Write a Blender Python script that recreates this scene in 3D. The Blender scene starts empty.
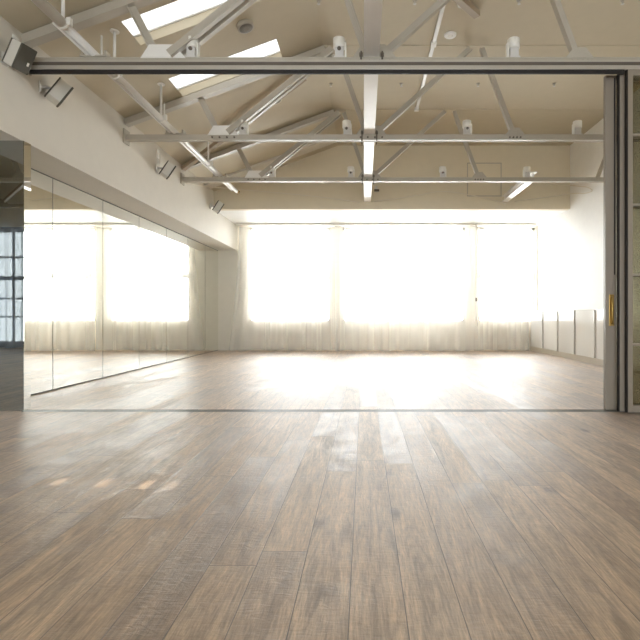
import bpy, bmesh, math, random
from mathutils import Vector, Matrix, Euler
random.seed(7)
S = bpy.context.scene
COL = S.collection
PI = math.pi

# ---------------------------------------------------------------- measurements (metres; camera eye at x=0, y=0, z=1)
EYE = 1.0
Y_DOOR = 4.95            # plane of the sliding doors and of the first truss
Y_MID, Y_FAR = 7.12, 9.32
Y_BULK = 11.3            # face of the bulkhead
Y_BACK = 13.4            # window wall
X_BEAM = -3.57           # upper left wall
X_MIR = -4.11            # mirror wall
X_RIGHT = 4.9
X_BAY = -13.0
Y_REAR = -4.45
Z_SOF = 2.82             # underside over the mirrors
Z_BULK = 3.52            # underside of the bulkhead
Z_FLAT = 5.03            # flat ceiling
X_KNEE = -0.62
Z_TIE = 3.61             # underside of the truss ties
TIE_H = 0.08
def z_roof(x):
    return min(Z_FLAT, EYE + 4.26 + 0.37 * x)

# ---------------------------------------------------------------- materials
def new_mat(name):
    m = bpy.data.materials.new(name); m.use_nodes = True
    nt = m.node_tree; nt.nodes.clear()
    out = nt.nodes.new('ShaderNodeOutputMaterial')
    return m, nt, out
def N(nt, kind, **kw):
    n = nt.nodes.new(kind)
    for k, v in kw.items():
        if k.startswith('i_'):
            n.inputs[k[2:].replace('_', ' ')].default_value = v
        else:
            setattr(n, k, v)
    return n
def L(nt, a, b): nt.links.new(a, b)

def paint(name, col, rough=0.6, var=0.04, bump=0.02, scale=6.0, metallic=0.0, spec=0.5):
    m, nt, out = new_mat(name)
    p = N(nt, 'ShaderNodeBsdfPrincipled'); L(nt, p.outputs[0], out.inputs[0])
    p.inputs['Roughness'].default_value = rough
    p.inputs['Metallic'].default_value = metallic
    p.inputs['Specular IOR Level'].default_value = spec
    tc = N(nt, 'ShaderNodeTexCoord')
    no = N(nt, 'ShaderNodeTexNoise'); no.inputs['Scale'].default_value = scale; no.inputs['Detail'].default_value = 5
    L(nt, tc.outputs['Object'], no.inputs['Vector'])
    mx = N(nt, 'ShaderNodeMix', data_type='RGBA')
    mx.inputs[6].default_value = (*[c * (1 - var) for c in col], 1)
    mx.inputs[7].default_value = (*[min(1, c * (1 + var)) for c in col], 1)
    L(nt, no.outputs['Fac'], mx.inputs[0]); L(nt, mx.outputs[2], p.inputs['Base Color'])
    if bump:
        n2 = N(nt, 'ShaderNodeTexNoise'); n2.inputs['Scale'].default_value = scale * 12
        L(nt, tc.outputs['Object'], n2.inputs['Vector'])
        b = N(nt, 'ShaderNodeBump'); b.inputs['Strength'].default_value = bump; b.inputs['Distance'].default_value = 0.01
        L(nt, n2.outputs['Fac'], b.inputs['Height']); L(nt, b.outputs[0], p.inputs['Normal'])
    return m

def mirror_mat(name, col):
    m, nt, out = new_mat(name)
    g = N(nt, 'ShaderNodeBsdfGlossy'); g.inputs['Roughness'].default_value = 0.0
    tc = N(nt, 'ShaderNodeTexCoord')
    no = N(nt, 'ShaderNodeTexNoise'); no.inputs['Scale'].default_value = 1.2
    L(nt, tc.outputs['Object'], no.inputs['Vector'])
    mx = N(nt, 'ShaderNodeMix', data_type='RGBA')
    mx.inputs[6].default_value = (*[c * .99 for c in col], 1); mx.inputs[7].default_value = (*col, 1)
    L(nt, no.outputs['Fac'], mx.inputs[0]); L(nt, mx.outputs[2], g.inputs['Color'])
    L(nt, g.outputs[0], out.inputs[0])
    return m

def glass_mat(name, tint, refl=0.08):
    m, nt, out = new_mat(name)
    t = N(nt, 'ShaderNodeBsdfTransparent'); t.inputs[0].default_value = (*tint, 1)
    g = N(nt, 'ShaderNodeBsdfGlossy'); g.inputs['Roughness'].default_value = 0.02
    fr = N(nt, 'ShaderNodeFresnel'); fr.inputs['IOR'].default_value = 1.5
    mx = N(nt, 'ShaderNodeMixShader')
    L(nt, fr.outputs[0], mx.inputs[0]); L(nt, t.outputs[0], mx.inputs[1]); L(nt, g.outputs[0], mx.inputs[2])
    L(nt, mx.outputs[0], out.inputs[0])
    return m

def sheer_mat(name, col, see=0.45):
    m, nt, out = new_mat(name)
    t = N(nt, 'ShaderNodeBsdfTransparent')
    d = N(nt, 'ShaderNodeBsdfDiffuse'); tr = N(nt, 'ShaderNodeBsdfTranslucent')
    tc = N(nt, 'ShaderNodeTexCoord')
    wv = N(nt, 'ShaderNodeTexNoise'); wv.inputs['Scale'].default_value = 3.0
    mp = N(nt, 'ShaderNodeMapping'); mp.inputs['Scale'].default_value = (14, 14, .5)
    L(nt, tc.outputs['Object'], mp.inputs[0]); L(nt, mp.outputs[0], wv.inputs['Vector'])
    mc = N(nt, 'ShaderNodeMix', data_type='RGBA')
    mc.inputs[6].default_value = (*[c * .93 for c in col], 1); mc.inputs[7].default_value = (*col, 1)
    L(nt, wv.outputs['Fac'], mc.inputs[0])
    L(nt, mc.outputs[2], d.inputs[0]); L(nt, mc.outputs[2], tr.inputs[0])
    m1 = N(nt, 'ShaderNodeMixShader'); m1.inputs[0].default_value = 0.06
    L(nt, d.outputs[0], m1.inputs[1]); L(nt, tr.outputs[0], m1.inputs[2])
    # a thread screen: seen slantwise the cloth closes up
    lw = N(nt, 'ShaderNodeLayerWeight'); lw.inputs['Blend'].default_value = 0.35
    mr = N(nt, 'ShaderNodeMapRange'); mr.inputs['To Min'].default_value = see; mr.inputs['To Max'].default_value = 0.05
    L(nt, lw.outputs['Facing'], mr.inputs['Value'])
    m2 = N(nt, 'ShaderNodeMixShader')
    L(nt, mr.outputs[0], m2.inputs[0]); L(nt, m1.outputs[0], m2.inputs[1]); L(nt, t.outputs[0], m2.inputs[2])
    L(nt, m2.outputs[0], out.inputs[0])
    return m

def frosted_mat(name):
    m, nt, out = new_mat(name)
    tr = N(nt, 'ShaderNodeBsdfTranslucent'); tr.inputs[0].default_value = (.36, .36, .36, 1)
    gl = N(nt, 'ShaderNodeBsdfGlossy'); gl.inputs['Roughness'].default_value = .2
    no = N(nt, 'ShaderNodeTexNoise'); no.inputs['Scale'].default_value = 40
    mr = N(nt, 'ShaderNodeMapRange'); mr.inputs['To Min'].default_value = .02; mr.inputs['To Max'].default_value = .05
    L(nt, no.outputs['Fac'], mr.inputs['Value'])
    mx = N(nt, 'ShaderNodeMixShader')
    L(nt, mr.outputs[0], mx.inputs[0]); L(nt, tr.outputs[0], mx.inputs[1]); L(nt, gl.outputs[0], mx.inputs[2])
    L(nt, mx.outputs[0], out.inputs[0])
    return m

def floor_mat():
    m, nt, out = new_mat('oak_planks')
    p = N(nt, 'ShaderNodeBsdfPrincipled'); L(nt, p.outputs[0], out.inputs[0])
    tc = N(nt, 'ShaderNodeTexCoord')
    sep = N(nt, 'ShaderNodeSeparateXYZ'); L(nt, tc.outputs['Object'], sep.inputs[0])
    def mth(op, a, b=None, c=None):
        n = N(nt, 'ShaderNodeMath', operation=op)
        for i, v in enumerate((a, b, c)):
            if v is None: continue
            if isinstance(v, (int, float)): n.inputs[i].default_value = v
            else: L(nt, v, n.inputs[i])
        return n.outputs[0]
    X, Y = sep.outputs[0], sep.outputs[1]
    u = mth('DIVIDE', mth('ADD', X, 0.05 + 19.0), 0.19)
    iu = mth('FLOOR', u); fu = mth('FRACT', u)
    wn = N(nt, 'ShaderNodeTexWhiteNoise', noise_dimensions='1D'); L(nt, iu, wn.inputs['W'])
    v = mth('ADD', mth('DIVIDE', mth('ADD', Y, 30.0), 1.9), mth('MULTIPLY', wn.outputs['Value'], 7.31))
    iv = mth('FLOOR', v); fv = mth('FRACT', v)
    cb = N(nt, 'ShaderNodeCombineXYZ'); L(nt, iu, cb.inputs[0]); L(nt, iv, cb.inputs[1])
    w2 = N(nt, 'ShaderNodeTexWhiteNoise', noise_dimensions='2D'); L(nt, cb.outputs[0], w2.inputs['Vector'])
    rnd = w2.outputs['Value']
    # seams
    du = mth('MULTIPLY', mth('MINIMUM', fu, mth('SUBTRACT', 1.0, fu)), 0.19)
    dv = mth('MULTIPLY', mth('MINIMUM', fv, mth('SUBTRACT', 1.0, fv)), 1.9)
    seam = mth('MINIMUM', du, dv)
    sm = N(nt, 'ShaderNodeMapRange', interpolation_type='SMOOTHSTEP')
    sm.inputs['From Min'].default_value = 0.0006; sm.inputs['From Max'].default_value = 0.0026
    L(nt, seam, sm.inputs['Value'])           # 0 in the joint, 1 on the board
    # grain coordinates, shifted per board
    sh = mth('MULTIPLY', rnd, 37.0)
    gv = N(nt, 'ShaderNodeCombineXYZ')
    L(nt, mth('ADD', mth('MULTIPLY', X, 9.0), sh), gv.inputs[0]); L(nt, mth('ADD', mth('MULTIPLY', Y, 0.9), sh), gv.inputs[1])
    g1 = N(nt, 'ShaderNodeTexNoise'); g1.inputs['Scale'].default_value = 1.6; g1.inputs['Detail'].default_value = 8; g1.inputs['Roughness'].default_value = .62; g1.inputs['Distortion'].default_value = 1.4
    L(nt, gv.outputs[0], g1.inputs['Vector'])
    gv2 = N(nt, 'ShaderNodeCombineXYZ')
    L(nt, mth('ADD', mth('MULTIPLY', X, 62.0), sh), gv2.inputs[0]); L(nt, mth('ADD', mth('MULTIPLY', Y, 6.0), sh), gv2.inputs[1])
    g2 = N(nt, 'ShaderNodeTexNoise'); g2.inputs['Scale'].default_value = 2.2; g2.inputs['Detail'].default_value = 6; g2.inputs['Roughness'].default_value = .65; g2.inputs['Distortion'].default_value = .6
    L(nt, gv2.outputs[0], g2.inputs['Vector'])
    # saw marks across the boards, and the long arched figure of the grain
    gv3 = N(nt, 'ShaderNodeCombineXYZ')
    L(nt, mth('ADD', mth('MULTIPLY', X, 16.0), sh), gv3.inputs[0]); L(nt, mth('ADD', mth('MULTIPLY', Y, 46.0), sh), gv3.inputs[1])
    g4 = N(nt, 'ShaderNodeTexNoise'); g4.inputs['Scale'].default_value = 1.0; g4.inputs['Detail'].default_value = 5; g4.inputs['Distortion'].default_value = 1.0
    L(nt, gv3.outputs[0], g4.inputs['Vector'])
    gv4 = N(nt, 'ShaderNodeCombineXYZ')
    L(nt, mth('ADD', mth('MULTIPLY', X, 5.0), sh), gv4.inputs[0]); L(nt, mth('ADD', mth('MULTIPLY', Y, .55), sh), gv4.inputs[1])
    g5 = N(nt, 'ShaderNodeTexNoise'); g5.inputs['Scale'].default_value = 1.0; g5.inputs['Detail'].default_value = 2
    L(nt, gv4.outputs[0], g5.inputs['Vector'])
    ring = mth('POWER', mth('ABSOLUTE', mth('SINE', mth('MULTIPLY', g5.outputs['Fac'], 75.0))), 3.0)
    ringf = mth('SUBTRACT', 1.06, mth('MULTIPLY', ring, .16))
    # knots
    kv = N(nt, 'ShaderNodeCombineXYZ')
    L(nt, mth('ADD', mth('MULTIPLY', X, 2.6), sh), kv.inputs[0]); L(nt, mth('ADD', mth('MULTIPLY', Y, 1.3), sh), kv.inputs[1])
    vo = N(nt, 'ShaderNodeTexVoronoi'); vo.inputs['Scale'].default_value = 1.0
    L(nt, kv.outputs[0], vo.inputs['Vector'])
    kd = mth('ADD', vo.outputs['Distance'], mth('MULTIPLY', mth('SUBTRACT', g1.outputs['Fac'], .5), .12))
    kn = N(nt, 'ShaderNodeMapRange', interpolation_type='SMOOTHSTEP')
    kn.inputs['From Min'].default_value = 0.02; kn.inputs['From Max'].default_value = 0.14; kn.inputs['To Min'].default_value = .85; kn.inputs['To Max'].default_value = 0
    L(nt, kd, kn.inputs['Value'])
    vs = N(nt, 'ShaderNodeSeparateColor'); L(nt, vo.outputs['Color'], vs.inputs[0])
    ks = mth('MULTIPLY', kn.outputs[0], mth('GREATER_THAN', vs.outputs[0], .35))
    # colour
    r1 = N(nt, 'ShaderNodeValToRGB')
    e = r1.color_ramp.elements
    e[0].position = 0.0; e[0].color = (0.257, 0.160, 0.089, 1)
    e[1].position = 1.0; e[1].color = (0.513, 0.365, 0.230, 1)
    a = r1.color_ramp.elements.new(.15); a.color = (0.359, 0.238, 0.138, 1)
    a = r1.color_ramp.elements.new(.6); a.color = (0.445, 0.305, 0.184, 1)
    L(nt, rnd, r1.inputs[0])
    r2 = N(nt, 'ShaderNodeMapRange'); r2.inputs['From Min'].default_value = .3; r2.inputs['From Max'].default_value = .7
    r2.inputs['To Min'].default_value = .56; r2.inputs['To Max'].default_value = 1.30
    L(nt, g1.outputs['Fac'], r2.inputs['Value'])
    r3 = N(nt, 'ShaderNodeMapRange'); r3.inputs['From Min'].default_value = .3; r3.inputs['From Max'].default_value = .7
    r3.inputs['To Min'].default_value = .66; r3.inputs['To Max'].default_value = 1.26
    L(nt, g2.outputs['Fac'], r3.inputs['Value'])
    fac = mth('MULTIPLY', mth('MULTIPLY', r2.outputs[0], r3.outputs[0]), mth('MULTIPLY', ringf, mth('ADD', .91, mth('MULTIPLY', g4.outputs['Fac'], .18))))
    sc = N(nt, 'ShaderNodeVectorMath', operation='SCALE'); L(nt, r1.outputs[0], sc.inputs[0]); L(nt, fac, sc.inputs['Scale'])
    mk = N(nt, 'ShaderNodeMix', data_type='RGBA'); L(nt, ks, mk.inputs[0]); L(nt, sc.outputs[0], mk.inputs[6]); mk.inputs[7].default_value = (.10, .065, .04, 1)
    ms = N(nt, 'ShaderNodeMix', data_type='RGBA'); L(nt, sm.outputs[0], ms.inputs[0]); ms.inputs[6].default_value = (.12, .09, .065, 1); L(nt, mk.outputs[2], ms.inputs[7])
    L(nt, ms.outputs[2], p.inputs['Base Color'])
    # gloss: brushed boards of uneven sheen
    g3 = N(nt, 'ShaderNodeTexNoise'); g3.inputs['Scale'].default_value = 5.0; g3.inputs['Detail'].default_value = 7; g3.inputs['Roughness'].default_value = .7
    L(nt, tc.outputs['Object'], g3.inputs['Vector'])
    rr = N(nt, 'ShaderNodeMapRange'); rr.inputs['From Min'].default_value = .3; rr.inputs['From Max'].default_value = .7
    rr.inputs['To Min'].default_value = .46; rr.inputs['To Max'].default_value = .70
    L(nt, g3.outputs['Fac'], rr.inputs['Value'])
    L(nt, mth('ADD', rr.outputs[0], mth('MULTIPLY', mth('SUBTRACT', rnd, .5), .16)), p.inputs['Roughness'])
    p.inputs['Specular IOR Level'].default_value = .9
    p.inputs['Sheen Weight'].default_value = .10; p.inputs['Sheen Roughness'].default_value = .4
    p.inputs['Coat Weight'].default_value = .65; p.inputs['Coat Roughness'].default_value = .5
    hh = mth('ADD', mth('MULTIPLY', sm.outputs[0], .6), mth('ADD', mth('MULTIPLY', g2.outputs['Fac'], .35), mth('ADD', mth('MULTIPLY', g3.outputs['Fac'], .8), mth('MULTIPLY', g4.outputs['Fac'], .8))))
    b = N(nt, 'ShaderNodeBump'); b.inputs['Strength'].default_value = .8; b.inputs['Distance'].default_value = .005
    L(nt, hh, b.inputs['Height']); L(nt, b.outputs[0], p.inputs['Normal'])
    return m

M = dict(
    wall=paint('cream_wall_paint', (.68, .64, .56), .65),
    wall_white=paint('white_wall_paint', (.86, .85, .82), .5),
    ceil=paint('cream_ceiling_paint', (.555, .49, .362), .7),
    bulk=paint('beige_bulkhead_paint', (.715, .64, .485), .7),
    pier=paint('stone_wall_paint', (.68, .65, .57), .7),
    sill_wall=paint('warm_window_wall_paint', (.80, .755, .67), .7),
    steel=paint('cream_steel_paint', (.45, .41, .34), .38, bump=.01),
    white_steel=paint('white_steel_paint', (.80, .78, .74), .28, bump=.01),
    timber=paint('brown_brace_paint', (.36, .28, .19), .5),
    alu=paint('satin_aluminium', (.54, .505, .45), .35, metallic=.55, bump=.0),
    door=paint('taupe_door_paint', (.265, .225, .18), .38, bump=.01),
    black=paint('black_channel', (.012, .009, .008), .5, bump=0),
    cab=paint('white_lacquer', (.84, .83, .79), .12, var=.01, bump=0),
    cabgap=paint('grey_pilaster', (.58, .56, .52), .4, bump=0),
    plinth=paint('beige_plinth', (.60, .54, .45), .45, bump=0),
    brass=paint('aged_brass', (.42, .27, .08), .3, metallic=.9, bump=.02),
    bolt=paint('dark_bolt', (.12, .10, .08), .5, bump=0),
    spk=paint('speaker_white', (.66, .64, .58), .45, bump=.01),
    grille=paint('speaker_grille', (.095, .088, .068), .7, bump=.25, scale=40),
    mesh=paint('round_grille', (.20, .18, .15), .6, bump=.4, scale=60),
    plate=paint('white_plastic', (.80, .78, .72), .4, bump=0),
    lamp=paint('lamp_grey', (.62, .60, .57), .4, bump=0),
    frame=paint('window_frame_paint', (.78, .78, .76), .45, bump=0),
    darkframe=paint('dark_window_frame', (.14, .14, .15), .45, bump=0),
    cable=paint('pale_cable', (.72, .66, .55), .5, bump=0),
    mirror=mirror_mat('silver_mirror', (.90, .90, .85)),
    mirror_dark=mirror_mat('smoked_mirror', (.50, .53, .52)),
    mirror_edge=paint('mirror_edge', (.16, .16, .13), .4, bump=0),
    glass=glass_mat('window_glass', (.97, .98, .98)),
    doorglass=glass_mat('grey_door_glass', (.80, .79, .73)),
    frosted=frosted_mat('opal_glazing'),
    sun_mask=paint('sun_mask_sheet', (.7, .7, .68), .7),
    sheer=sheer_mat('sheer_curtain', (.96, .945, .91), .68),
    sheer2=sheer_mat('sheer_grey_curtain', (.50, .56, .66), .16),
    floor=floor_mat(),
)

# ---------------------------------------------------------------- mesh building
class MB:
    def __init__(s): s.bm = bmesh.new()
    def box(s, x0, x1, y0, y1, z0, z1, bev=0.0, rot=None, about=None):
        r = bmesh.ops.create_cube(s.bm, size=1.0)
        vs = r['verts']
        for v in vs:
            v.co = Vector((x0 + (v.co.x + .5) * (x1 - x0), y0 + (v.co.y + .5) * (y1 - y0), z0 + (v.co.z + .5) * (z1 - z0)))
        if bev:
            es = list({e for v in vs for e in v.link_edges})
            rr = bmesh.ops.bevel(s.bm, geom=es, offset=bev, segments=2, affect='EDGES', profile=.5)
            vs = list({v for v in rr['verts']} | {v for v in vs if v.is_valid})
        if rot is not None:
            c = Vector(about) if about else Vector((0, 0, 0))
            for v in vs: v.co = c + rot @ (v.co - c)
        return s
    def bar(s, p0, p1, w, h, up=(0, 1, 0)):
        """rectangular bar; w along 'up', h across"""
        p0, p1 = Vector(p0), Vector(p1); d = (p1 - p0).normalized()
        a = Vector(up); a = (a - d * a.dot(d)).normalized(); b = d.cross(a)
        q = []
        for p in (p0, p1):
            for i, j in ((-1, -1), (1, -1), (1, 1), (-1, 1)):
                q.append(s.bm.verts.new(p + a * (i * w / 2) + b * (j * h / 2)))
        F = s.bm.faces.new
        F(q[3::-1]); F(q[4:])
        for k in range(4): F((q[k], q[(k + 1) % 4], q[4 + (k + 1) % 4], q[4 + k]))
        return s
    def channel(s, p0, p1, w, h, t=.008, up=(0, 1, 0)):
        """an L / T angle iron: a flat leg and a standing leg"""
        p0, p1 = Vector(p0), Vector(p1); d = (p1 - p0).normalized()
        a = Vector(up); a = (a - d * a.dot(d)).normalized(); b = d.cross(a)
        s.bar(p0 - b * (h / 2), p1 - b * (h / 2), w, t * 1.5, up)
        s.bar(p0, p1, t * 1.5, h, up)
        return s
    def tube(s, pts, r, n=12, cap=True):
        pts = [Vector(p) for p in pts]; rings = []
        ref = None
        for i, p in enumerate(pts):
            d = (pts[min(i + 1, len(pts) - 1)] - pts[max(i - 1, 0)]).normalized()
            if ref is None:
                ref = Vector((0, 0, 1)) if abs(d.z) < .9 else Vector((1, 0, 0))
            a = (ref - d * ref.dot(d)).normalized(); b = d.cross(a); ref = a
            rings.append([s.bm.verts.new(p + (a * math.cos(2 * PI * k / n) + b * math.sin(2 * PI * k / n)) * r) for k in range(n)])
        for A, B in zip(rings, rings[1:]):
            for k in range(n): s.bm.faces.new((A[k], A[(k + 1) % n], B[(k + 1) % n], B[k])).smooth = True
        if cap:
            s.bm.faces.new(rings[0][::-1]); s.bm.faces.new(rings[-1])
        return s
    def lathe(s, prof, n=28, mat=None):
        mat = mat or Matrix.Identity(4); rings = []
        for r, z in prof:
            rings.append([s.bm.verts.new(mat @ Vector((max(r, 1e-4) * math.cos(2 * PI * k / n), max(r, 1e-4) * math.sin(2 * PI * k / n), z))) for k in range(n)])
        for A, B in zip(rings, rings[1:]):
            for k in range(n): s.bm.faces.new((A[k], A[(k + 1) % n], B[(k + 1) % n], B[k])).smooth = True
        s.bm.faces.new(rings[0][::-1]); s.bm.faces.new(rings[-1])
        return s
    def prism(s, poly, y0, y1):
        """poly in (x, z), extruded along y"""
        A = [s.bm.verts.new((x, y0, z)) for x, z in poly]; B = [s.bm.verts.new((x, y1, z)) for x, z in poly]
        n = len(poly)
        s.bm.faces.new(A); s.bm.faces.new(B[::-1])
        for k in range(n): s.bm.faces.new((A[k], B[k], B[(k + 1) % n], A[(k + 1) % n]))
        return s
    def build(s, name, mat, parent=None, loc=(0, 0, 0)):
        bmesh.ops.recalc_face_normals(s.bm, faces=s.bm.faces)
        me = bpy.data.meshes.new(name)
        s.bm.transform(Matrix.Translation(-Vector(loc)))
        s.bm.to_mesh(me); s.bm.free()
        me.materials.append(mat)
        o = bpy.data.objects.new(name, me); COL.objects.link(o)
        if parent is not None:
            o.parent = parent
        else:
            o.location = loc
        return o
def empty(name, loc=(0, 0, 0)):
    o = bpy.data.objects.new(name, None); o.empty_display_size = .1
    COL.objects.link(o); o.location = loc
    return o
def tag(o, label, cat, group=None, kind=None):
    o['label'] = label; o['category'] = cat
    if group: o['group'] = group
    if kind: o['kind'] = kind
    return o
def struct(o, label=None):
    o['kind'] = 'structure'
    if label: o['label'] = label
    return o
def copy_tree(o, parent=None):
    c = o.copy(); COL.objects.link(c)
    if parent is not None: c.parent = parent
    for ch in list(o.children): copy_tree(ch, c)
    return c

# ---------------------------------------------------------------- the shell
T = .25
struct(MB().box(X_BAY - T, X_RIGHT + T, Y_REAR - T, Y_BACK + .35, -.2, 0).build('floor', M['floor']), 'pale oak plank floor running towards the windows')

SKY_X = (-2.80, -1.21)
SKY_Y = [(5.28, 5.74), (6.56, 7.08), (3.96, 4.42)]  # last opening is out of view, added only to let sun patches in
def roof():
    b = bmesh.new()
    xs = [-4.3, SKY_X[0] + .10, SKY_X[1], X_KNEE, X_RIGHT + T]
    ys = sorted([Y_REAR - T, Y_BULK + .3] + [v for s_ in SKY_Y for v in s_])
    th = .16
    def hole(i, j): return i == 1 and any(abs(ys[j] - a) < 1e-6 for a, _ in SKY_Y)
    lo = {}; hi = {}
    for i, x in enumerate(xs):
        for j, y in enumerate(ys):
            lo[i, j] = b.verts.new((x, y, z_roof(x))); hi[i, j] = b.verts.new((x - (.11 if i == 1 else 0), y, z_roof(x - (.11 if i == 1 else 0)) + th))
    nx, ny = len(xs) - 1, len(ys) - 1
    for i in range(nx):
        for j in range(ny):
            if hole(i, j):
                for (a, c) in (((i, j), (i + 1, j)), ((i + 1, j), (i + 1, j + 1)), ((i + 1, j + 1), (i, j + 1)), ((i, j + 1), (i, j))):
                    b.faces.new((lo[a], lo[c], hi[c], hi[a]))
                continue
            q = [(i, j), (i + 1, j), (i + 1, j + 1), (i, j + 1)]
            b.faces.new([lo[k] for k in q]); b.faces.new([hi[k] for k in q[::-1]])
    for i in range(nx):
        for j in (0, ny): b.faces.new((lo[i, j], lo[i + 1, j], hi[i + 1, j], hi[i, j]))
    for j in range(ny):
        for i in (0, nx): b.faces.new((lo[i, j], lo[i, j + 1], hi[i, j + 1], hi[i, j]))
    mb = MB(); mb.bm.free(); mb.bm = b
    return mb.build('ceiling', M['ceil'])
struct(roof(), 'cream ceiling, sloping up from the left wall to a flat part')
# joints of the flat ceiling boards above two trusses
k = 0
for y in (Y_MID, Y_FAR):
    k += 1
    struct(MB().box(X_KNEE, X_RIGHT, y - .025, y + .025, Z_FLAT - .008, Z_FLAT + .01).build('trim_%d' % k, M['ceil']))

# left: beam wall over the mirrors, with its soffit
struct(MB().box(X_MIR - .02, X_BEAM, Y_REAR, Y_BACK, Z_SOF, 5.2).build('wall_left', M['wall']), 'cream upper left wall overhanging the mirrors')
struct(MB().box(X_MIR - .25, X_MIR - .02, Y_DOOR + .11, Y_BACK, 0, Z_SOF + .3).build('wall_mirror', M['wall']))
# right
struct(MB().box(X_RIGHT, X_RIGHT + T, Y_REAR, Y_BACK, 0, 5.2).build('wall_right', M['wall_white']), 'white right wall above the low cabinets')
# window wall
WINS = [(-3.27, -.96), (-.62, 2.88), (3.24, 4.86)]
WZ0, WZ1 = .80, 3.48
def holed_wall(name, x0, x1, y0, y1, z0, z1, wins, wz0, wz1, mat):
    mb = MB()
    mb.box(x0, x1, y0, y1, z0, wz0); mb.box(x0, x1, y0, y1, wz1, z1)
    e = [x0] + [v for w in wins for v in w] + [x1]
    for a, c in zip(e[::2], e[1::2]):
        if c - a > 1e-3: mb.box(a, c, y0, y1, wz0, wz1)
    return mb.build(name, mat)
struct(holed_wall('wall_back', X_MIR - .25, X_RIGHT + T, Y_BACK, Y_BACK + .3, 0, 5.2, WINS, WZ0, WZ1, M['sill_wall']), 'far wall with three tall windows')
struct(MB().box(X_MIR, -3.40, Y_BACK - .012, Y_BACK, .08, Z_SOF).build('trim_4', M['pier']))
# bulkhead and its underside before the window wall
struct(MB().box(X_BEAM, X_RIGHT, Y_BULK, Y_BULK + .15, Z_BULK, 5.2).build('wall_bulkhead', M['bulk']), 'beige bulkhead above the curtains')
struct(MB().box(X_BEAM, X_RIGHT, Y_BULK + .15, Y_BACK, Z_BULK, Z_BULK + .15).build('ceiling_soffit', M['wall_white']))
# pale rib following the ceiling just before the bulkhead
rib = MB()
for a, c in (((X_BEAM, z_roof(X_BEAM) - .03), (X_KNEE, Z_FLAT - .03)), ((X_KNEE, Z_FLAT - .03), (X_RIGHT, Z_FLAT - .03))):
    rib.bar((a[0], 10.75, a[1]), (c[0], 10.75, c[1]), .34, .05)
struct(rib.build('trim_3', M['wall']))
# rear of the front room and its left bay
RW = [(-12.6, -8.4), (-7.8, -4.6), (-3.2, .4), (1.0, 4.4)]
struct(holed_wall('wall_rear', X_BAY - T, X_RIGHT + T, Y_REAR - T, Y_REAR, 0, 5.2, RW, .12, 3.6, M['pier']))
struct(MB().box(X_BAY - T, X_BAY, Y_REAR, Y_DOOR + .35, 0, 5.2).build('wall_bay_left', M['wall']))
struct(MB().box(X_BAY - T, X_MIR - .02, Y_DOOR + .11, Y_DOOR + .35, 0, 5.2).build('wall_bay_back', M['wall']))
struct(MB().box(X_BAY - T, -4.25, Y_REAR - T, Y_DOOR + .35, Z_FLAT + .12, 5.35).build('ceiling_bay', M['ceil']))

# windows
def window(n, x0, x1, y, z0, z1, cols, rails, fw, mats, front=-1):
    t = struct(empty('window_%d' % n, ((x0 + x1) / 2, y, z0)))
    loc = t.location
    f = MB()
    f.box(x0, x0 + fw, y - .04, y + .04, z0, z1).box(x1 - fw, x1, y - .04, y + .04, z0, z1)
    f.box(x0, x1, y - .04, y + .04, z0, z0 + fw).box(x0, x1, y - .04, y + .04, z1 - fw, z1)
    f.build('window_frame', mats[0], t, loc)
    b = MB()
    for z, h in rails: b.box(x0 + fw, x1 - fw, y - .035, y + .035, z - h / 2, z + h / 2)
    for c in cols: b.box(c[0] - c[1] / 2, c[0] + c[1] / 2, y - .03, y + .03, z0 + fw, z1 - fw)
    b.build('glazing_bars', mats[0], t, loc)
    MB().box(x0 + fw / 2, x1 - fw / 2, y - .004, y + .004, z0 + fw / 2, z1 - fw / 2).build('window_glass', M['glass'], t, loc)
    return t
for i, (a, c) in enumerate(WINS):
    window(i + 1, a, c, Y_BACK + .18, WZ0, WZ1, [], [(2.12, .15)], .06, (M['frame'],))
for i, (a, c) in enumerate(RW):
    cols = [(a + (c - a) * q / 5, .05) for q in range(1, 5)]
    if i == 0: cols = [(-11.5, .05), (-10.67, .05), (-10.36, .10), (-9.6, .05), (-9.0, .05)]
    window(4 + i, a, c, Y_REAR - .12, .12, 3.6, cols, [(2.76, .06), (2.12, .12), (1.5, .05), (.95, .05)], .08, (M['darkframe'],))
# skylights: opal panes at the top of the shafts
for i, (a, c) in enumerate(SKY_Y):
    t = struct(empty('window_%d' % (8 + i), ((SKY_X[0] + SKY_X[1]) / 2, (a + c) / 2, z_roof((SKY_X[0] + SKY_X[1]) / 2) + .16)))
    loc = t.location
    zx = lambda x: z_roof(x) + .135
    f = MB()
    for y in (a, c): f.bar((SKY_X[0], y, zx(SKY_X[0])), (SKY_X[1], y, zx(SKY_X[1])), .03, .03)
    for x in SKY_X: f.bar((x, a, zx(x)), (x, c, zx(x)), .03, .03, up=(1, 0, 0))
    f.build('window_frame', M['white_steel'], t, loc)
    g = MB()
    if i < 2:
        g.prism([(SKY_X[0], zx(SKY_X[0])), (SKY_X[1], zx(SKY_X[1])), (SKY_X[1], zx(SKY_X[1]) + .012), (SKY_X[0], zx(SKY_X[0]) + .012)], a, c)
        g.build('window_glass', M['frosted'], t, loc)
    else:
        # unseen slotted sheet, added to cut the sun into four floor patches
        gaps = [(-2.18, -2.12), (-1.91, -1.84), (-1.645, -1.585), (-1.50, -1.44)]
        e = [SKY_X[0]] + [v for q in gaps for v in q] + [SKY_X[1]]
        ym0, ym1 = 4.15, 4.28
        P = lambda x0, x1, y0, y1: g.prism([(x0, zx(x0)), (x1, zx(x1)), (x1, zx(x1) + .01), (x0, zx(x0) + .01)], y0, y1)
        P(SKY_X[0], SKY_X[1], a, ym0); P(SKY_X[0], SKY_X[1], ym1, c)
        for x0, x1 in zip(e[::2], e[1::2]): P(x0, x1, ym0, ym1)
        g.build('sun_mask', M['sun_mask'], t, loc)

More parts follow.
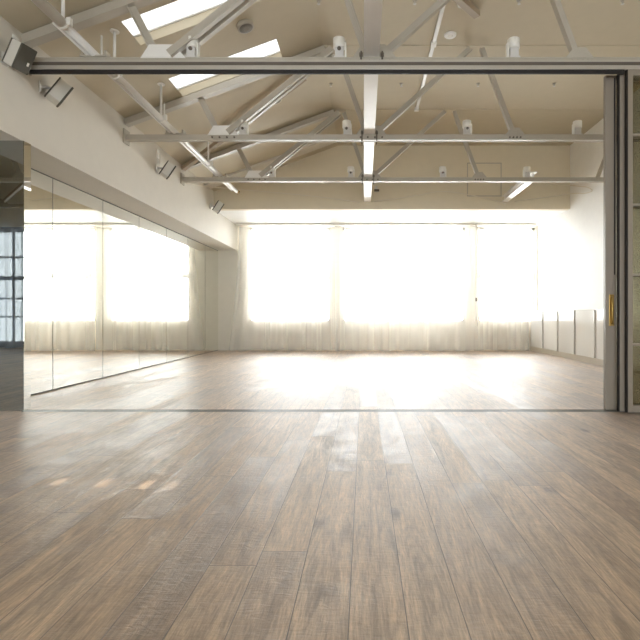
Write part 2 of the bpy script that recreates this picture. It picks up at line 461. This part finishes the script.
# ---------------------------------------------------------------- mirrors
mp = tag(empty('mirror_panel', (-3.83, Y_DOOR, 0)), 'dark smoked mirror panel on the pier left of the doorway', 'mirror')
lc = mp.location
MB().box(X_MIR, -3.555, Y_DOOR + .008, Y_DOOR + .105, 0, Z_SOF).build('pier_core', M['mirror_edge'], mp, lc)
MB().box(X_MIR, -3.552, Y_DOOR, Y_DOOR + .008, .004, Z_SOF - .004).build('front_mirror', M['mirror_dark'], mp, lc)
MB().box(-3.555, -3.545, Y_DOOR + .006, Y_DOOR + .105, .004, Z_SOF - .004).build('side_mirror', M['mirror'], mp, lc)
ord_ = ['nearest', 'second', 'third', 'fourth', 'fifth', 'sixth']
ys = [5.07 + 1.203 * q for q in range(7)] + [Y_BACK]
for q in range(7):
    y0, y1 = ys[q], ys[q + 1]
    lab = ('full height wall mirror panel nearest the pier, first of the row' if q == 0 else
           'wall mirror panel meeting the far window wall, last of the row' if q == 6 else
           'full height wall mirror panel, %s of the row counted from the pier' % ord_[q])
    t = tag(empty('wall_mirror', (X_MIR, (y0 + y1) / 2, 0)), lab, 'mirror', 'mirror panels along the left wall')
    t['kind'] = 'thing'
    MB().box(X_MIR - .006, X_MIR, y0 + .007, y1 - .007, .02, Z_SOF - .02).build('mirror_glass', M['mirror'], t, t.location)
    MB().box(X_MIR - .019, X_MIR - .007, y0, y1, .004, Z_SOF - .001).build('backing_board', M['mirror_edge'], t, t.location)

# ---------------------------------------------------------------- curtains
def curtain(x0, x1, label, y=13.2, ztop=3.46, flare=0.0, seed=0, mat='sheer', folds=17.0, z0=.015, rail=True, face=-1, group='sheer curtains before the far windows', flare_r=0.0):
    rnd = random.Random(seed)
    W = x1 - x0
    t = tag(empty('curtain', ((x0 + x1) / 2, y, 0)), label, 'curtain', group)
    nx, nz = int(W * 100), 28
    ph = [(rnd.uniform(.35, 1.5), rnd.uniform(0, 6.28), rnd.uniform(.4, 1)) for _ in range(6)]
    mb = MB(); g = {}
    for i in range(nx + 1):
        f = i / nx
        for j in range(nz + 1):
            h = j / nz                                   # 0 at the top
            z = ztop - (ztop - z0) * h
            amp = .016 + .034 * min(1, h * 1.6)
            a = 0
            for m_, (fr, p_, w_) in enumerate(ph):
                a += w_ * math.sin(f * W * folds * fr * (1 + .02 * m_) + p_ + h * 1.5 * math.sin(p_ * 3))
            a /= 2.2
            dx = -flare * (h ** 1.6) * max(0, 1 - f * W / .7) + flare_r * (h ** 1.6) * max(0, 1 - (1 - f) * W / .7)
            zz = z + (.02 * math.sin(f * W * 9 + seed) if j == nz else 0)
            g[i, j] = mb.bm.verts.new((x0 + f * W + dx + .012 * math.sin(a * 3), y + amp * a, max(zz, .006)))
    for i in range(nx):
        for j in range(nz):
            mb.bm.faces.new((g[i, j], g[i + 1, j], g[i + 1, j + 1], g[i, j + 1])).smooth = True
    mb.build('curtain_cloth', M[mat], t, t.location)
    hm = MB()
    pts = [g_ for g_ in ((x0 + W * q / 60, y + .012 * math.sin(W * q / 60 * folds), ztop - .005) for q in range(61))]
    hm.tube(pts, .012, 6).build('heading_tape', M[mat], t, t.location)
    return t
curtain(-3.47, -.74, 'sheer white curtain at the left window, its edge flaring at the floor', flare=.30, seed=3, y=13.27)
curtain(-.80, 3.10, 'wide sheer white curtain covering the middle window', seed=11, y=13.10)
curtain(3.06, 4.60, 'narrow sheer white curtain in the right corner by the cabinets', seed=23, y=13.27)
tag(MB().box(-3.52, 4.74, 13.05, 13.31, 3.476, Z_BULK).build('curtain_rail', M['plate'], None, (0.6, 13.2, 3.476)), 'long white curtain rail under the ceiling before the far windows', 'curtain rail')
w = tag(empty('curtain_wand', (3.07, 12.99, .85)), 'thin grey draw rod hanging between middle and right curtains', 'curtain rod')
MB().tube([(3.07, 12.99, .70), (3.07, 12.99, 3.44)], .012, 8).build('rod', M['lamp'], w, w.location)
MB().tube([(3.07, 12.99, 3.43), (3.07, 13.02, 3.455), (3.07, 13.08, 3.459)], .008, 6).build('hanger', M['lamp'], w, w.location)
for z in (2.98, 2.37):
    MB().tube([(3.08, 12.98, z - .09), (3.13, 12.97, z - .05), (3.155, 12.97, z + .03), (3.16, 12.97, z + .1)], .011, 6).build('hook', M['cabgap'], w, w.location)
MB().lathe([(.02, -.05), (.028, -.03), (.028, .03), (.02, .05)], 12, Matrix.Translation((3.07, 12.99, 1.42))).build('grip', M['bolt'], w, w.location)
# the reflected bay window's curtains
curtain(-11.9, -8.3, 'bluish sheer curtain seen reflected in the dark mirror', y=Y_REAR + .14, ztop=3.62, seed=37, mat='sheer2', group=None)

# ---------------------------------------------------------------- trusses
def make_truss(x_left=X_BEAM, x_right=X_RIGHT):
    t = empty('roof_truss', (0, 0, Z_TIE))
    o = (0, 0, Z_TIE)
    P = lambda x, zr: (x, 0, zr + EYE)
    tie = MB()
    tie.box(x_left, x_right, -.045, .045, Z_TIE + TIE_H - .014, Z_TIE + TIE_H)
    tie.box(x_left, x_right, -.045, -.030, Z_TIE, Z_TIE + TIE_H)
    tie.box(x_left, x_right, .030, .045, Z_TIE, Z_TIE + TIE_H)
    tie.box(x_left, x_right, -.030, .030, Z_TIE + .004, Z_TIE + .012)
    tie.build('tie_beam', M['steel'], t, o)
    c = MB(); c.bar(P(x_left, 2.875), P(-.58, 3.975), .11, .09); c.build('top_chord', M['steel'], t, o)
    strut = [((-2.46, 3.28), (-2.16, 2.70), .075), ((.03, 2.70), (-.40, 3.97), .06), ((.15, 2.70), (1.59, 4.0), .07), ((1.77, 4.0), (2.25, 2.70), .07), ((4.57, 2.69), (4.88, 3.52), .06)]
    for a, c_, w_ in strut:
        MB().channel(P(*a), P(*c_), w_ * 1.1, w_, .01).build('strut', M['steel'], t, o)
    for dy in (-.06, .06):
        a, c_ = P(-2.03, 2.72), P(-.48, 3.97)
        d = Vector((0, dy, 0))
        MB().channel(Vector(a) + d, Vector(c_) + d, .06, .085, .01).build('strut', M['steel'], t, o)
    for (x0, x1, x2, x3, h) in ((-2.33, -1.86, -1.98, -2.24, .13), (-.12, .34, .22, -.03, .13), (2.1, 2.4, 2.31, 2.19, .1)):
        g = MB()
        for dy in (-.052, .044):
            g.prism([(x0, Z_TIE + TIE_H - .01), (x1, Z_TIE + TIE_H - .01), (x2, Z_TIE + TIE_H + h), (x3, Z_TIE + TIE_H + h)], dy, dy + .008)
        gp = g.build('gusset_plate', M['white_steel'] if x0 < -2 else M['steel'], t, o)
        for q in range(4):
            bx = x0 + .07 + (x1 - x0 - .14) * q / 3
            MB().lathe([(.014, 0), (.014, .016)], 6, Matrix.Translation((bx, -.045, Z_TIE + .035)) @ Matrix.Rotation(PI / 2, 4, 'X')).build('bolt', M['bolt'], gp, o)
    pl = MB().box(x_left, x_left + .02, -.08, .08, Z_TIE - .05, Z_TIE + TIE_H + .08)
    pl.build('wall_plate', M['steel'], t, o)
    return t
truss = make_truss()
spots = [(0, Y_DOOR + .05, 'cream steel roof truss directly over the sliding door header'),
         (0, Y_MID, 'cream steel roof truss in the middle of the far room'),
         (0, Y_FAR, 'cream steel roof truss nearest the bulkhead'),
         (-9.0, .55, 'cream truss seen reflected highest in the dark mirror'),
         (-9.0, -1.65, 'cream truss seen reflected lower in the dark mirror')]
TR = []
for i, (x, y, lab) in enumerate(spots):
    o = truss if i == 0 else copy_tree(truss)
    o.location = (x, y, Z_TIE); tag(o, lab, 'roof truss', 'roof trusses')
    TR.append(o)

# diagonal roof braces
bb = tag(MB().bar((-3.52, 9.25, z_roof(-3.52) - .11), (-.95, 7.6, z_roof(-.95) - .11), .07, .08, up=(0, 0, 1)).build('roof_brace', M['timber'], None, (-2.5, 8.2, 4.2)), 'brown diagonal brace under the sloping ceiling at left', 'brace')
bb = tag(MB().bar((.25, 5.0, Z_FLAT - .05), (1.50, 6.30, Z_FLAT - .05), .07, .09, up=(0, 0, 1)).build('roof_brace', M['timber'], None, (.9, 5.6, 4.98)), 'short brown brace under the flat ceiling at the photo top', 'brace')

# longitudinal beams lying on the ties
def ibeam(name, x0, x1, y0, y1, z, h, label, mat):
    t = tag(empty(name, ((x0 + x1) / 2, (y0 + y1) / 2, z)), label, 'beam')
    m_ = (x0 + x1) / 2
    MB().box(x0, x1, y0, y1, z, z + .014).build('bottom_flange', mat, t, t.location)
    MB().box(m_ - .008, m_ + .008, y0, y1, z + .014, z + h - .014).build('web', mat, t, t.location)
    MB().box(x0, x1, y0, y1, z + h - .014, z + h).build('top_flange', mat, t, t.location)
    for y in (Y_DOOR + .05, Y_MID, Y_FAR):
        if y0 < y < y1:
            for x in (x0 - .03, x1 + .03):
                cl = MB().box(x - .018, x + .018, y - .06, y + .06, z - .002, z + .04).build('clamp', M['bolt'], t, t.location)
                for q in (-.065, .065):
                    MB().tube([(x, y + q, z - .11), (x, y + q, z + .05)], .009, 8).build('bolt', M['bolt'], cl, t.location)
    return t
ZB = Z_TIE + TIE_H + .001
ibeam('ridge_beam', 0.0, .16, 2.0, Y_BULK, ZB, .16, 'white steel beam running away down the middle of the ceiling', M['white_steel'])
ibeam('stub_beam', 3.28, 3.42, Y_FAR + .05, Y_BULK, ZB, .14, 'short white steel beam from the far truss to the bulkhead', M['white_steel'])

# white strip under the flat ceiling
t = tag(empty('strip_light', (1.03, 7, Z_FLAT)), 'long thin white ceiling strip running away right of the middle beam', 'ceiling strip')
MB().box(1.0, 1.05, 4.3, 9.25, Z_FLAT - .045, Z_FLAT - .009).build('channel', M['white_steel'], t, t.location)
for y in (4.32, 7.0, 9.23):
    MB().box(.985, 1.065, y - .05, y + .05, Z_FLAT - .06, Z_FLAT - .009).build('bracket', M['plate'], t, t.location)

# pipe on the left with hangers
t = tag(empty('ceiling_pipe', (-2.82, 6.5, EYE + 2.735)), 'white pipe running away along the left under the sloping ceiling', 'pipe')
lc = t.location
zp = EYE + 2.73
MB().tube([(-2.82, 1.6, zp), (-2.82, 4.42, zp)], .05, 16).build('pipe_sleeve', M['white_steel'], t, lc)
MB().tube([(-2.82, 4.42, zp), (-2.82, 10.5, zp)], .037, 16).build('pipe_run', M['white_steel'], t, lc)
MB().tube([(-2.885, 4.42, zp - .01), (-2.885, 10.35, zp - .01)], .017, 10).build('conduit', M['white_steel'], t, lc)
MB().tube([(-2.82, 10.5, zp), (-2.82, 10.62, zp), (-2.80, 10.66, zp + .04)], .022, 10).build('end_cap', M['brass'], t, lc)
for y in (4.45, 5.37, 6.6, 8.6):
    zr = z_roof(-2.82)
    h = MB().tube([(-2.82, y, zp), (-2.82, y, zr)], .016, 10)
    h.lathe([(.05, -.012), (.05, 0.0)], 16, Matrix.Translation((-2.82, y, zr - .005)))
    hr = h.build('hanger_rod', M['white_steel'], t, lc)
    cl = MB().lathe([(.052, -.018), (.052, .018)], 18, Matrix.Translation((-2.82, y, zp)) @ Matrix.Rotation(PI / 2, 4, 'X'))
    cl.box(-2.78, -2.74, y - .02, y + .02, zp - .02, zp + .05)
    c_ = cl.build('clamp', M['plate'], t, lc)
for y in (Y_DOOR + .05, Y_MID, Y_FAR):
    MB().box(-2.96, -2.68, y - .06, y + .06, ZB, ZB + .016).box(-2.95, -2.93, y - .05, y + .05, ZB, ZB + .07).box(-2.71, -2.69, y - .05, y + .05, ZB, ZB + .07).build('saddle', M['steel'], t, lc)
for y in (5.25, 6.9):
    MB().tube([(-2.90, y, zp), (-2.90, y, z_roof(-2.9) - .10)], .011, 8).build('threaded_rod', M['plate'], t, lc)

# ---------------------------------------------------------------- uplights on the ties
def make_uplight():
    t = empty('spotlight')
    MB().box(-.055, .055, -.05, .05, 0, .014).build('base_plate', M['lamp'], t)
    MB().box(-.045, .045, -.045, .035, .014, .115, bev=.006).build('gear_box', M['lamp'], t)
    MB().lathe([(.055, .108), (.064, .116), (.064, .21), (.058, .214), (.056, .206)], 28, Matrix.Translation((0, -.005, 0))).build('lamp_head', M['plate'], t)
    MB().box(.058, .075, -.03, .03, .01, .17, bev=.004).build('bracket', M['plate'], t)
    MB().lathe([(.02, 0), (.02, .012), (.012, .018)], 14, Matrix.Translation((0, -.045, .09)) @ Matrix.Rotation(PI / 2, 4, 'X')).build('knob', M['bolt'], t)
    return t
upl = make_uplight()
X_UP = [-1.81, -.26, 1.54, 3.2]
nm = ['left', 'second', 'third', 'right-hand']
first = True
for ti, (y, where) in enumerate(((Y_DOOR + .05, 'the truss over the door header'), (Y_MID, 'the middle truss'), (Y_FAR, 'the truss nearest the bulkhead'))):
    for xi, x in enumerate(X_UP):
        if ti == 0 and xi == 3: continue
        o = upl if first else copy_tree(upl); first = False
        o.location = (x + (.035 if (ti, xi) == (0, 2) else 0), y, Z_TIE + TIE_H)
        if (xi == 2 and ti == 0) or xi == 3: o.rotation_euler.z = PI
        pos = ('leftmost' if xi == 0 else 'second from left' if xi == 1 else ('rightmost' if ti == 0 else 'third from left') if xi == 2 else 'rightmost')
        tag(o, 'small grey spotlight standing on %s, %s there' % (where, pos), 'spotlight', 'spotlights on the trusses')

# ---------------------------------------------------------------- sliding door header, floor track, doors
t = tag(empty('door_header', (.7, Y_DOOR, 3.51)), 'long aluminium sliding door header with black slot across the room', 'door track')
lc = t.location
HX0, HX1 = X_BEAM + .003, X_RIGHT - .003
MB().box(HX0, HX1, 4.842, 5.04, 3.580, 3.604).build('top_plate', M['alu'], t, lc)
MB().box(HX0, HX1, 4.82, 4.842, 3.494, 3.536, bev=.003).build('front_fascia', M['alu'], t, lc)
MB().box(HX0, HX1, 4.842, 4.852, 3.50, 3.580).build('shadow_gap', M['bolt'], t, lc)
MB().box(HX0, HX1, 5.022, 5.04, 3.570, 3.580).build('rear_fascia', M['alu'], t, lc)
MB().box(-3.40, 2.645, 4.826, 4.842, 3.452, 3.494).build('track_slot', M['black'], t, lc)
MB().box(HX0, HX1, 4.852, 5.022, 3.566, 3.579).build('channel_lining', M['black'], t, lc)
f = tag(empty('floor_track', (-.5, Y_DOOR, 0)), 'thin dark metal door track set in the oak floor', 'door track')
MB().box(-3.54, X_RIGHT - .01, 4.905, 5.0, -.01, .0035).build('track_plate', M['mirror_edge'], f, f.location)
MB().box(-3.54, X_RIGHT - .01, 4.968, 4.982, .0035, .008).build('guide_rail', M['bolt'], f, f.location)

def sliding_door(x0, y, label, handle=False, z1=3.50, wst=.115, w=1.25):
    t = tag(empty('sliding_door', (x0 + w / 2, y, 0)), label, 'sliding door', 'stacked glazed sliding doors', kind='thing')
    lc = t.location
    d = .022; x1 = x0 + w
    z0 = .012
    st = .05
    MB().box(x0, x0 + wst, y - d, y + d, z0, z1, bev=.003).build('stile', M['door'], t, lc)
    MB().box(x1 - st, x1, y - d, y + d, z0, z1, bev=.003).build('stile', M['door'], t, lc)
    MB().box(x0 + wst, x1 - st, y - d, y + d, z1 - .06, z1).build('top_rail', M['door'], t, lc)
    MB().box(x0 + wst, x1 - st, y - d, y + d, z0, z0 + .07).build('bottom_rail', M['door'], t, lc)
    for z in (.70, 1.41, 2.12, 2.83):
        MB().box(x0 + wst, x1 - st, y - d + .004, y + d - .004, z - .011, z + .011).build('glazing_bar', M['door'], t, lc)
    if not handle: MB().box(x0 - .009, x0, y - d + .004, y + d, z0, z1).build('gap_shade', M['black'], t, lc)  # black strip painted in for the shade in the gap between leaves
    MB().box(x0 + wst - .01, x1 - st + .01, y - .004, y + .004, z0 + .05, z1 - .05).build('glass_pane', M['doorglass'], t, lc)
    if handle:
        MB().box(x0 + .088, x0 + .10, y - d - .002, y - d + .004, 1.42, z1 - .03).build('dark_strip', M['black'], t, lc)  # narrow black strip up the upper part of the stile
        hx = x0 + .062; yy = y - d
        pts = [(hx + .002, yy + .004, 1.19), (hx, yy - .012, 1.185), (hx - .002, yy - .022, 1.165), (hx - .003, yy - .023, 1.05), (hx - .002, yy - .022, .935), (hx, yy - .012, .915), (hx + .002, yy + .004, .91)]
        hd = MB().tube(pts, .011, 12).build('door_handle', M['brass'], t, lc)
        pl = MB().box(hx - .026, hx + .026, yy - .006, yy + .002, .885, 1.215, bev=.004)
        pl.build('handle_plate', M['brass'], t, lc)
    return t
sliding_door(2.518, 4.975, 'taupe sliding door with a brass pull handle, at the opening edge', handle=True)
sliding_door(2.625, 4.895, 'middle leaf of the three stacked taupe sliding doors', wst=.085)
sliding_door(2.676, 4.835, 'front leaf of the stacked taupe sliding doors, its glass in view', wst=.05, z1=3.49)

# ---------------------------------------------------------------- speakers on the left wall
def make_speaker():
    """front faces +x, mounted from -x; origin on the wall"""
    t = empty('wall_speaker')
    tilt = Matrix.Rotation(math.radians(30), 3, 'Y')
    c = (.185, 0, 0)
    MB().box(.12, .25, -.078, .078, -.122, .122, bev=.008, rot=tilt, about=c).build('cabinet', M['spk'], t)
    g = MB().box(.244, .268, -.083, .083, -.127, .127, bev=.01, rot=tilt, about=c).build('grille', M['grille'], t)
    MB().box(.107, .122, -.081, .081, -.124, .124, bev=.004, rot=tilt, about=c).build('back_plate', M['grille'], t)
    MB().box(.267, .271, .03, .05, -.05, -.015, rot=tilt, about=c).build('badge', M['plate'], g)
    MB().box(0, .012, -.04, .04, -.06, .06, bev=.003).build('wall_bracket', M['plate'], t)
    MB().tube([(.008, 0, 0), (.06, 0, .015), (.12, 0, .02)], .016, 10).build('bracket_arm', M['lamp'], t)
    return t
sp = make_speaker()
SPK = [(4.72, -14, 3.545, 'dark grilled wall speaker turned to the camera, in front of the header'),
       (5.22, 46, 3.51, 'pale wall speaker just behind the left end of the header'),
       (8.15, 34, 3.52, 'pale wall speaker halfway along the upper left wall'),
       (11.0, 28, 3.52, 'farthest pale wall speaker, at the bulkhead corner')]
for i, (y, rz, z, lab) in enumerate(SPK):
    o = sp if i == 0 else copy_tree(sp)
    o.location = (X_BEAM, y, z); o.rotation_euler.z = math.radians(rz)
    if i == 0: o.location.x += .0
    tag(o, lab, 'speaker', 'speakers on the upper left wall')
for y, z, lab in ((4.86, 3.78, 'small white cable plate above the camera-facing speaker'), (8.22, 3.79, 'small white cable plate above the halfway wall speaker')):
    t = tag(empty('wall_plate', (X_BEAM, y, z)), lab, 'wall plate', 'cable plates on the upper left wall', kind='thing')
    MB().box(X_BEAM, X_BEAM + .012, y - .045, y + .045, z - .07, z + .07, bev=.003).build('cover_plate', M['plate'], t, t.location)
    MB().tube([(X_BEAM + .012, y, z), (X_BEAM + .035, y, z - .02), (X_BEAM + .03, y + .02, z - .16)], .007, 8).build('cable', M['cable'], t, t.location)

# ---------------------------------------------------------------- ceiling devices
def on_roof(x):
    return Matrix.Rotation(-math.atan(.37), 4, 'Y') if x < X_KNEE else Matrix.Identity(4)
for i, (y, lab) in enumerate(((6.05, 'round speaker grille in the sloping ceiling between the two skylights'), (8.12, 'round speaker in the sloping ceiling behind the header'))):
    x = -1.52
    t = tag(empty('ceiling_speaker', (x, y, z_roof(x))), lab, 'ceiling speaker', 'round speakers in the sloping ceiling', kind='thing')
    R_ = on_roof(x)
    MB().lathe([(.085, -.05), (.105, -.05), (.108, -.03), (.108, .0)], 32, R_).build('rim', M['ceil'] if i else M['steel'], t)
    MB().lathe([(.03, -.056), (.088, -.052), (.088, -.04)], 32, R_).build('grille', M['mesh'], t)
t = tag(empty('ceiling_disc', (1.24, 6.83, Z_FLAT)), 'flat white round cover on the ceiling right of the strip', 'ceiling cover', kind='thing')
MB().lathe([(.07, -.022), (.085, -.016), (.09, 0)], 28).build('cover_plate', M['wall_white'], t)
MB().lathe([(.03, -.028), (.04, -.022)], 20).build('cap', M['plate'], t)
t = tag(empty('smoke_detector', (1.25, 6.13, Z_FLAT)), 'small round smoke detector beside the brown brace at the top', 'smoke detector', kind='thing')
MB().lathe([(.05, -.012), (.058, 0)], 24).build('base', M['plate'], t)
MB().lathe([(.02, -.05), (.042, -.045), (.048, -.012)], 24).build('sensor_head', M['lamp'], t)
def make_sprinkler():
    t = empty('sprinkler_head')
    MB().lathe([(.012, -.02), (.034, -.006), (.036, 0)], 20).build('escutcheon', M['steel'], t)
    MB().lathe([(.022, -.05), (.022, -.047), (.006, -.046), (.008, -.018)], 16).build('deflector', M['lamp'], t)
    return t
spr = make_sprinkler(); k = 0
for ry, rn in ((6.08, 'near row, at the photo top'), (8.27, 'far row, behind the header')):
    for q, x in enumerate((-.58, .65, 1.985, 3.31)):
        o = spr if k == 0 else copy_tree(spr); k += 1
        o.location = (x, ry, z_roof(x) - .001)
        tag(o, 'tiny ceiling sprinkler in the %s, %s from the left' % (rn, ('first', 'second', 'third', 'fourth')[q]), 'sprinkler', 'sprinklers on the flat ceiling', kind='thing')

# ---------------------------------------------------------------- bulkhead furniture: hatch, cables, small brackets
t = tag(empty('access_hatch', (2.88, Y_BULK, 3.82)), 'flush beige access hatch in the bulkhead face', 'hatch')
lc = t.location
f = MB(); y0, y1 = Y_BULK - .012, Y_BULK
x0, x1, z0, z1 = 2.45, 3.27, 3.82, 4.62
f.box(x0, x1, y0, y1, z0, z0 + .02).box(x0, x1, y0, y1, z1 - .02, z1).box(x0, x0 + .02, y0, y1, z0 + .02, z1 - .02).box(x1 - .02, x1, y0, y1, z0 + .02, z1 - .02)
f.build('hatch_frame', M['steel'], t, lc)
MB().box(x0 + .026, x1 - .026, Y_BULK - .006, Y_BULK, z0 + .026, z1 - .026).build('hatch_panel', M['bulk'], t, lc)
def at(px, py, Y): s = 475.0 / Y; return ((px - 364) / s, Y, EYE + (315 - py) / s)
def cable(pts, label):
    P = [Vector(at(*p)) for p in pts]; Q = []
    for i in range(len(P) - 1):
        for q in range(6):
            u = q / 6; p0, p1, p2, p3 = P[max(i - 1, 0)], P[i], P[i + 1], P[min(i + 2, len(P) - 1)]
            Q.append(.5 * ((2 * p1) + (p2 - p0) * u + (2 * p0 - 5 * p1 + 4 * p2 - p3) * u * u + (3 * p1 - p0 - 3 * p2 + p3) * u ** 3))
    Q.append(P[-1])
    tag(MB().tube(Q, .009, 6).build('hanging_cable', M['cable'], None, Q[-1] if Q[-1].y > Q[0].y else Q[0]), label, 'cable', 'cables slung before the bulkhead')
ax = lambda px, py, X: (px, py, 475 * X / (px - 364))
YC = Y_BULK - .12
cable([ax(186, 183, -3.50), ax(205, 186.5, -3.49), (235, 189, YC), (280, 193, YC), (320, 197, YC), (360, 202.3, YC)], 'thin pale cable slung from the left wall to the middle beam')
cable([(374, 201.5, YC), (410, 196.5, YC), (442, 191.5, YC), (475, 196, YC), (506, 203.5, YC)], 'thin pale cable slung between the middle beam and the short beam')
cable([(514, 201, Y_BULK - .011), (540, 198, YC), ax(574, 193.5, 4.78), ax(584, 193.5, 4.86), ax(592, 191, 4.86), ax(588, 187.5, 4.86), ax(577, 186, 4.78), (550, 184, Y_BULK - .011)], 'thin pale cable looping to the right wall by the bulkhead')
for x, lab in ((.29, 'tiny dark wall lamp on the bulkhead by the middle beam'), (3.53, 'tiny dark wall lamp on the bulkhead by the short beam')):
    t = tag(empty('wall_lamp', (x, Y_BULK, 3.98)), lab, 'wall lamp', 'small lamps on the bulkhead', kind='thing')
    MB().box(x - .03, x + .03, Y_BULK - .02, Y_BULK, 3.94, 4.06, bev=.004).build('back_plate', M['lamp'], t, t.location)
    MB().box(x - .05, x + .07, Y_BULK - .10, Y_BULK - .02, 3.93, 3.97, bev=.006).build('lamp_head', M['bolt'], t, t.location)

# ---------------------------------------------------------------- low cabinets on the right
XC = 4.66
edges = [13.30, 12.37, 11.41, 10.49, 9.56, 8.63, 7.70]
names = ['in the far corner by the curtain', 'second from the curtain', 'third from the curtain', 'fourth from the curtain, beside the door edge', 'fifth from the curtain, behind the stacked doors', 'sixth from the curtain, behind the stacked doors']
for q in range(6):
    ya, yb = edges[q], edges[q + 1]
    t = tag(empty('low_cabinet', (4.78, (ya + yb) / 2, 0)), 'low white gloss cabinet along the right wall, %s' % names[q], 'cabinet', 'low cabinets along the right wall')
    lc = t.location
    MB().box(XC + .02, X_RIGHT - .002, yb + .001, ya - .001, .125, 1.10).build('carcass', M['cabgap'], t, lc)
    MB().box(XC, XC + .02, yb + .058, ya - .058, .128, 1.098, bev=.002).build('cabinet_door', M['cab'], t, lc)
    MB().box(XC + .006, X_RIGHT - .002, yb + .001, ya - .001, 1.10, 1.112).build('cabinet_top', M['cab'], t, lc)
    MB().box(XC + .012, X_RIGHT - .002, yb + .001, ya - .001, 0, .125).build('plinth', M['plinth'], t, lc)

# skirting along the pier
struct(MB().box(X_MIR + .001, X_RIGHT, Y_BACK - .015, Y_BACK, 0, .08).build('baseboard_back', M['pier']))

# ---------------------------------------------------------------- daylight
wd = bpy.data.worlds.new('daylight'); S.world = wd; wd.use_nodes = True
nt = wd.node_tree; nt.nodes.clear()
out = nt.nodes.new('ShaderNodeOutputWorld'); bg = nt.nodes.new('ShaderNodeBackground')
tc = nt.nodes.new('ShaderNodeTexCoord'); sp_ = nt.nodes.new('ShaderNodeSeparateXYZ')
L(nt, tc.outputs['Generated'], sp_.inputs[0])
mr = nt.nodes.new('ShaderNodeMapRange'); mr.inputs['From Min'].default_value = -.5; mr.inputs['From Max'].default_value = .3
L(nt, sp_.outputs[1], mr.inputs['Value'])
mx = nt.nodes.new('ShaderNodeMix'); mx.data_type = 'RGBA'
mx.inputs[6].default_value = (2.3, 2.4, 2.5, 1); mx.inputs[7].default_value = (4.7, 4.75, 4.75, 1)
L(nt, mr.outputs[0], mx.inputs[0]); L(nt, mx.outputs[2], bg.inputs[0]); bg.inputs[1].default_value = 1.0
L(nt, bg.outputs[0], out.inputs[0])

def portal(name, loc, rot, sx, sy):
    l = bpy.data.lights.new(name, 'AREA'); l.shape = 'RECTANGLE'; l.size = sx; l.size_y = sy
    l.cycles.is_portal = True
    o = bpy.data.objects.new(name, l); COL.objects.link(o); o.location = loc; o.rotation_euler = rot
    return o
for a, c in WINS: portal('window_daylight', ((a + c) / 2, Y_BACK + .29, (WZ0 + WZ1) / 2), (-PI / 2, 0, 0), c - a, WZ1 - WZ0)
for a, c in RW: portal('window_daylight', ((a + c) / 2, Y_REAR - .24, 2.05), (PI / 2, 0, 0), c - a, 3.1)
su = bpy.data.lights.new('sun', 'SUN'); su.energy = .9; su.angle = math.radians(.4); su.color = (1, .95, .86)
so = bpy.data.objects.new('sun', su); COL.objects.link(so)
d = Vector((.32, -1.36, -4.6)).normalized()
so.rotation_euler = d.to_track_quat('-Z', 'Y').to_euler()

# ---------------------------------------------------------------- camera
cd = bpy.data.cameras.new('camera'); co = bpy.data.objects.new('camera', cd); COL.objects.link(co)
co.location = (0, 0, EYE); co.rotation_euler = (PI / 2, 0, 0)
cd.sensor_width = 36; cd.sensor_fit = 'HORIZONTAL'; cd.lens = 475 / 640 * 36
cd.shift_x = -44 / 640; cd.shift_y = -5 / 640; cd.clip_start = .02
S.camera = co
S.view_settings.view_transform = 'Standard'; S.view_settings.look = 'None'; S.view_settings.gamma = 1
S.view_settings.use_curve_mapping = False
S.view_settings.exposure = 1.98
S.cycles.max_bounces = 14; S.cycles.diffuse_bounces = 8; S.cycles.glossy_bounces = 6; S.cycles.transparent_max_bounces = 16
S.cycles.sample_clamp_indirect = 12
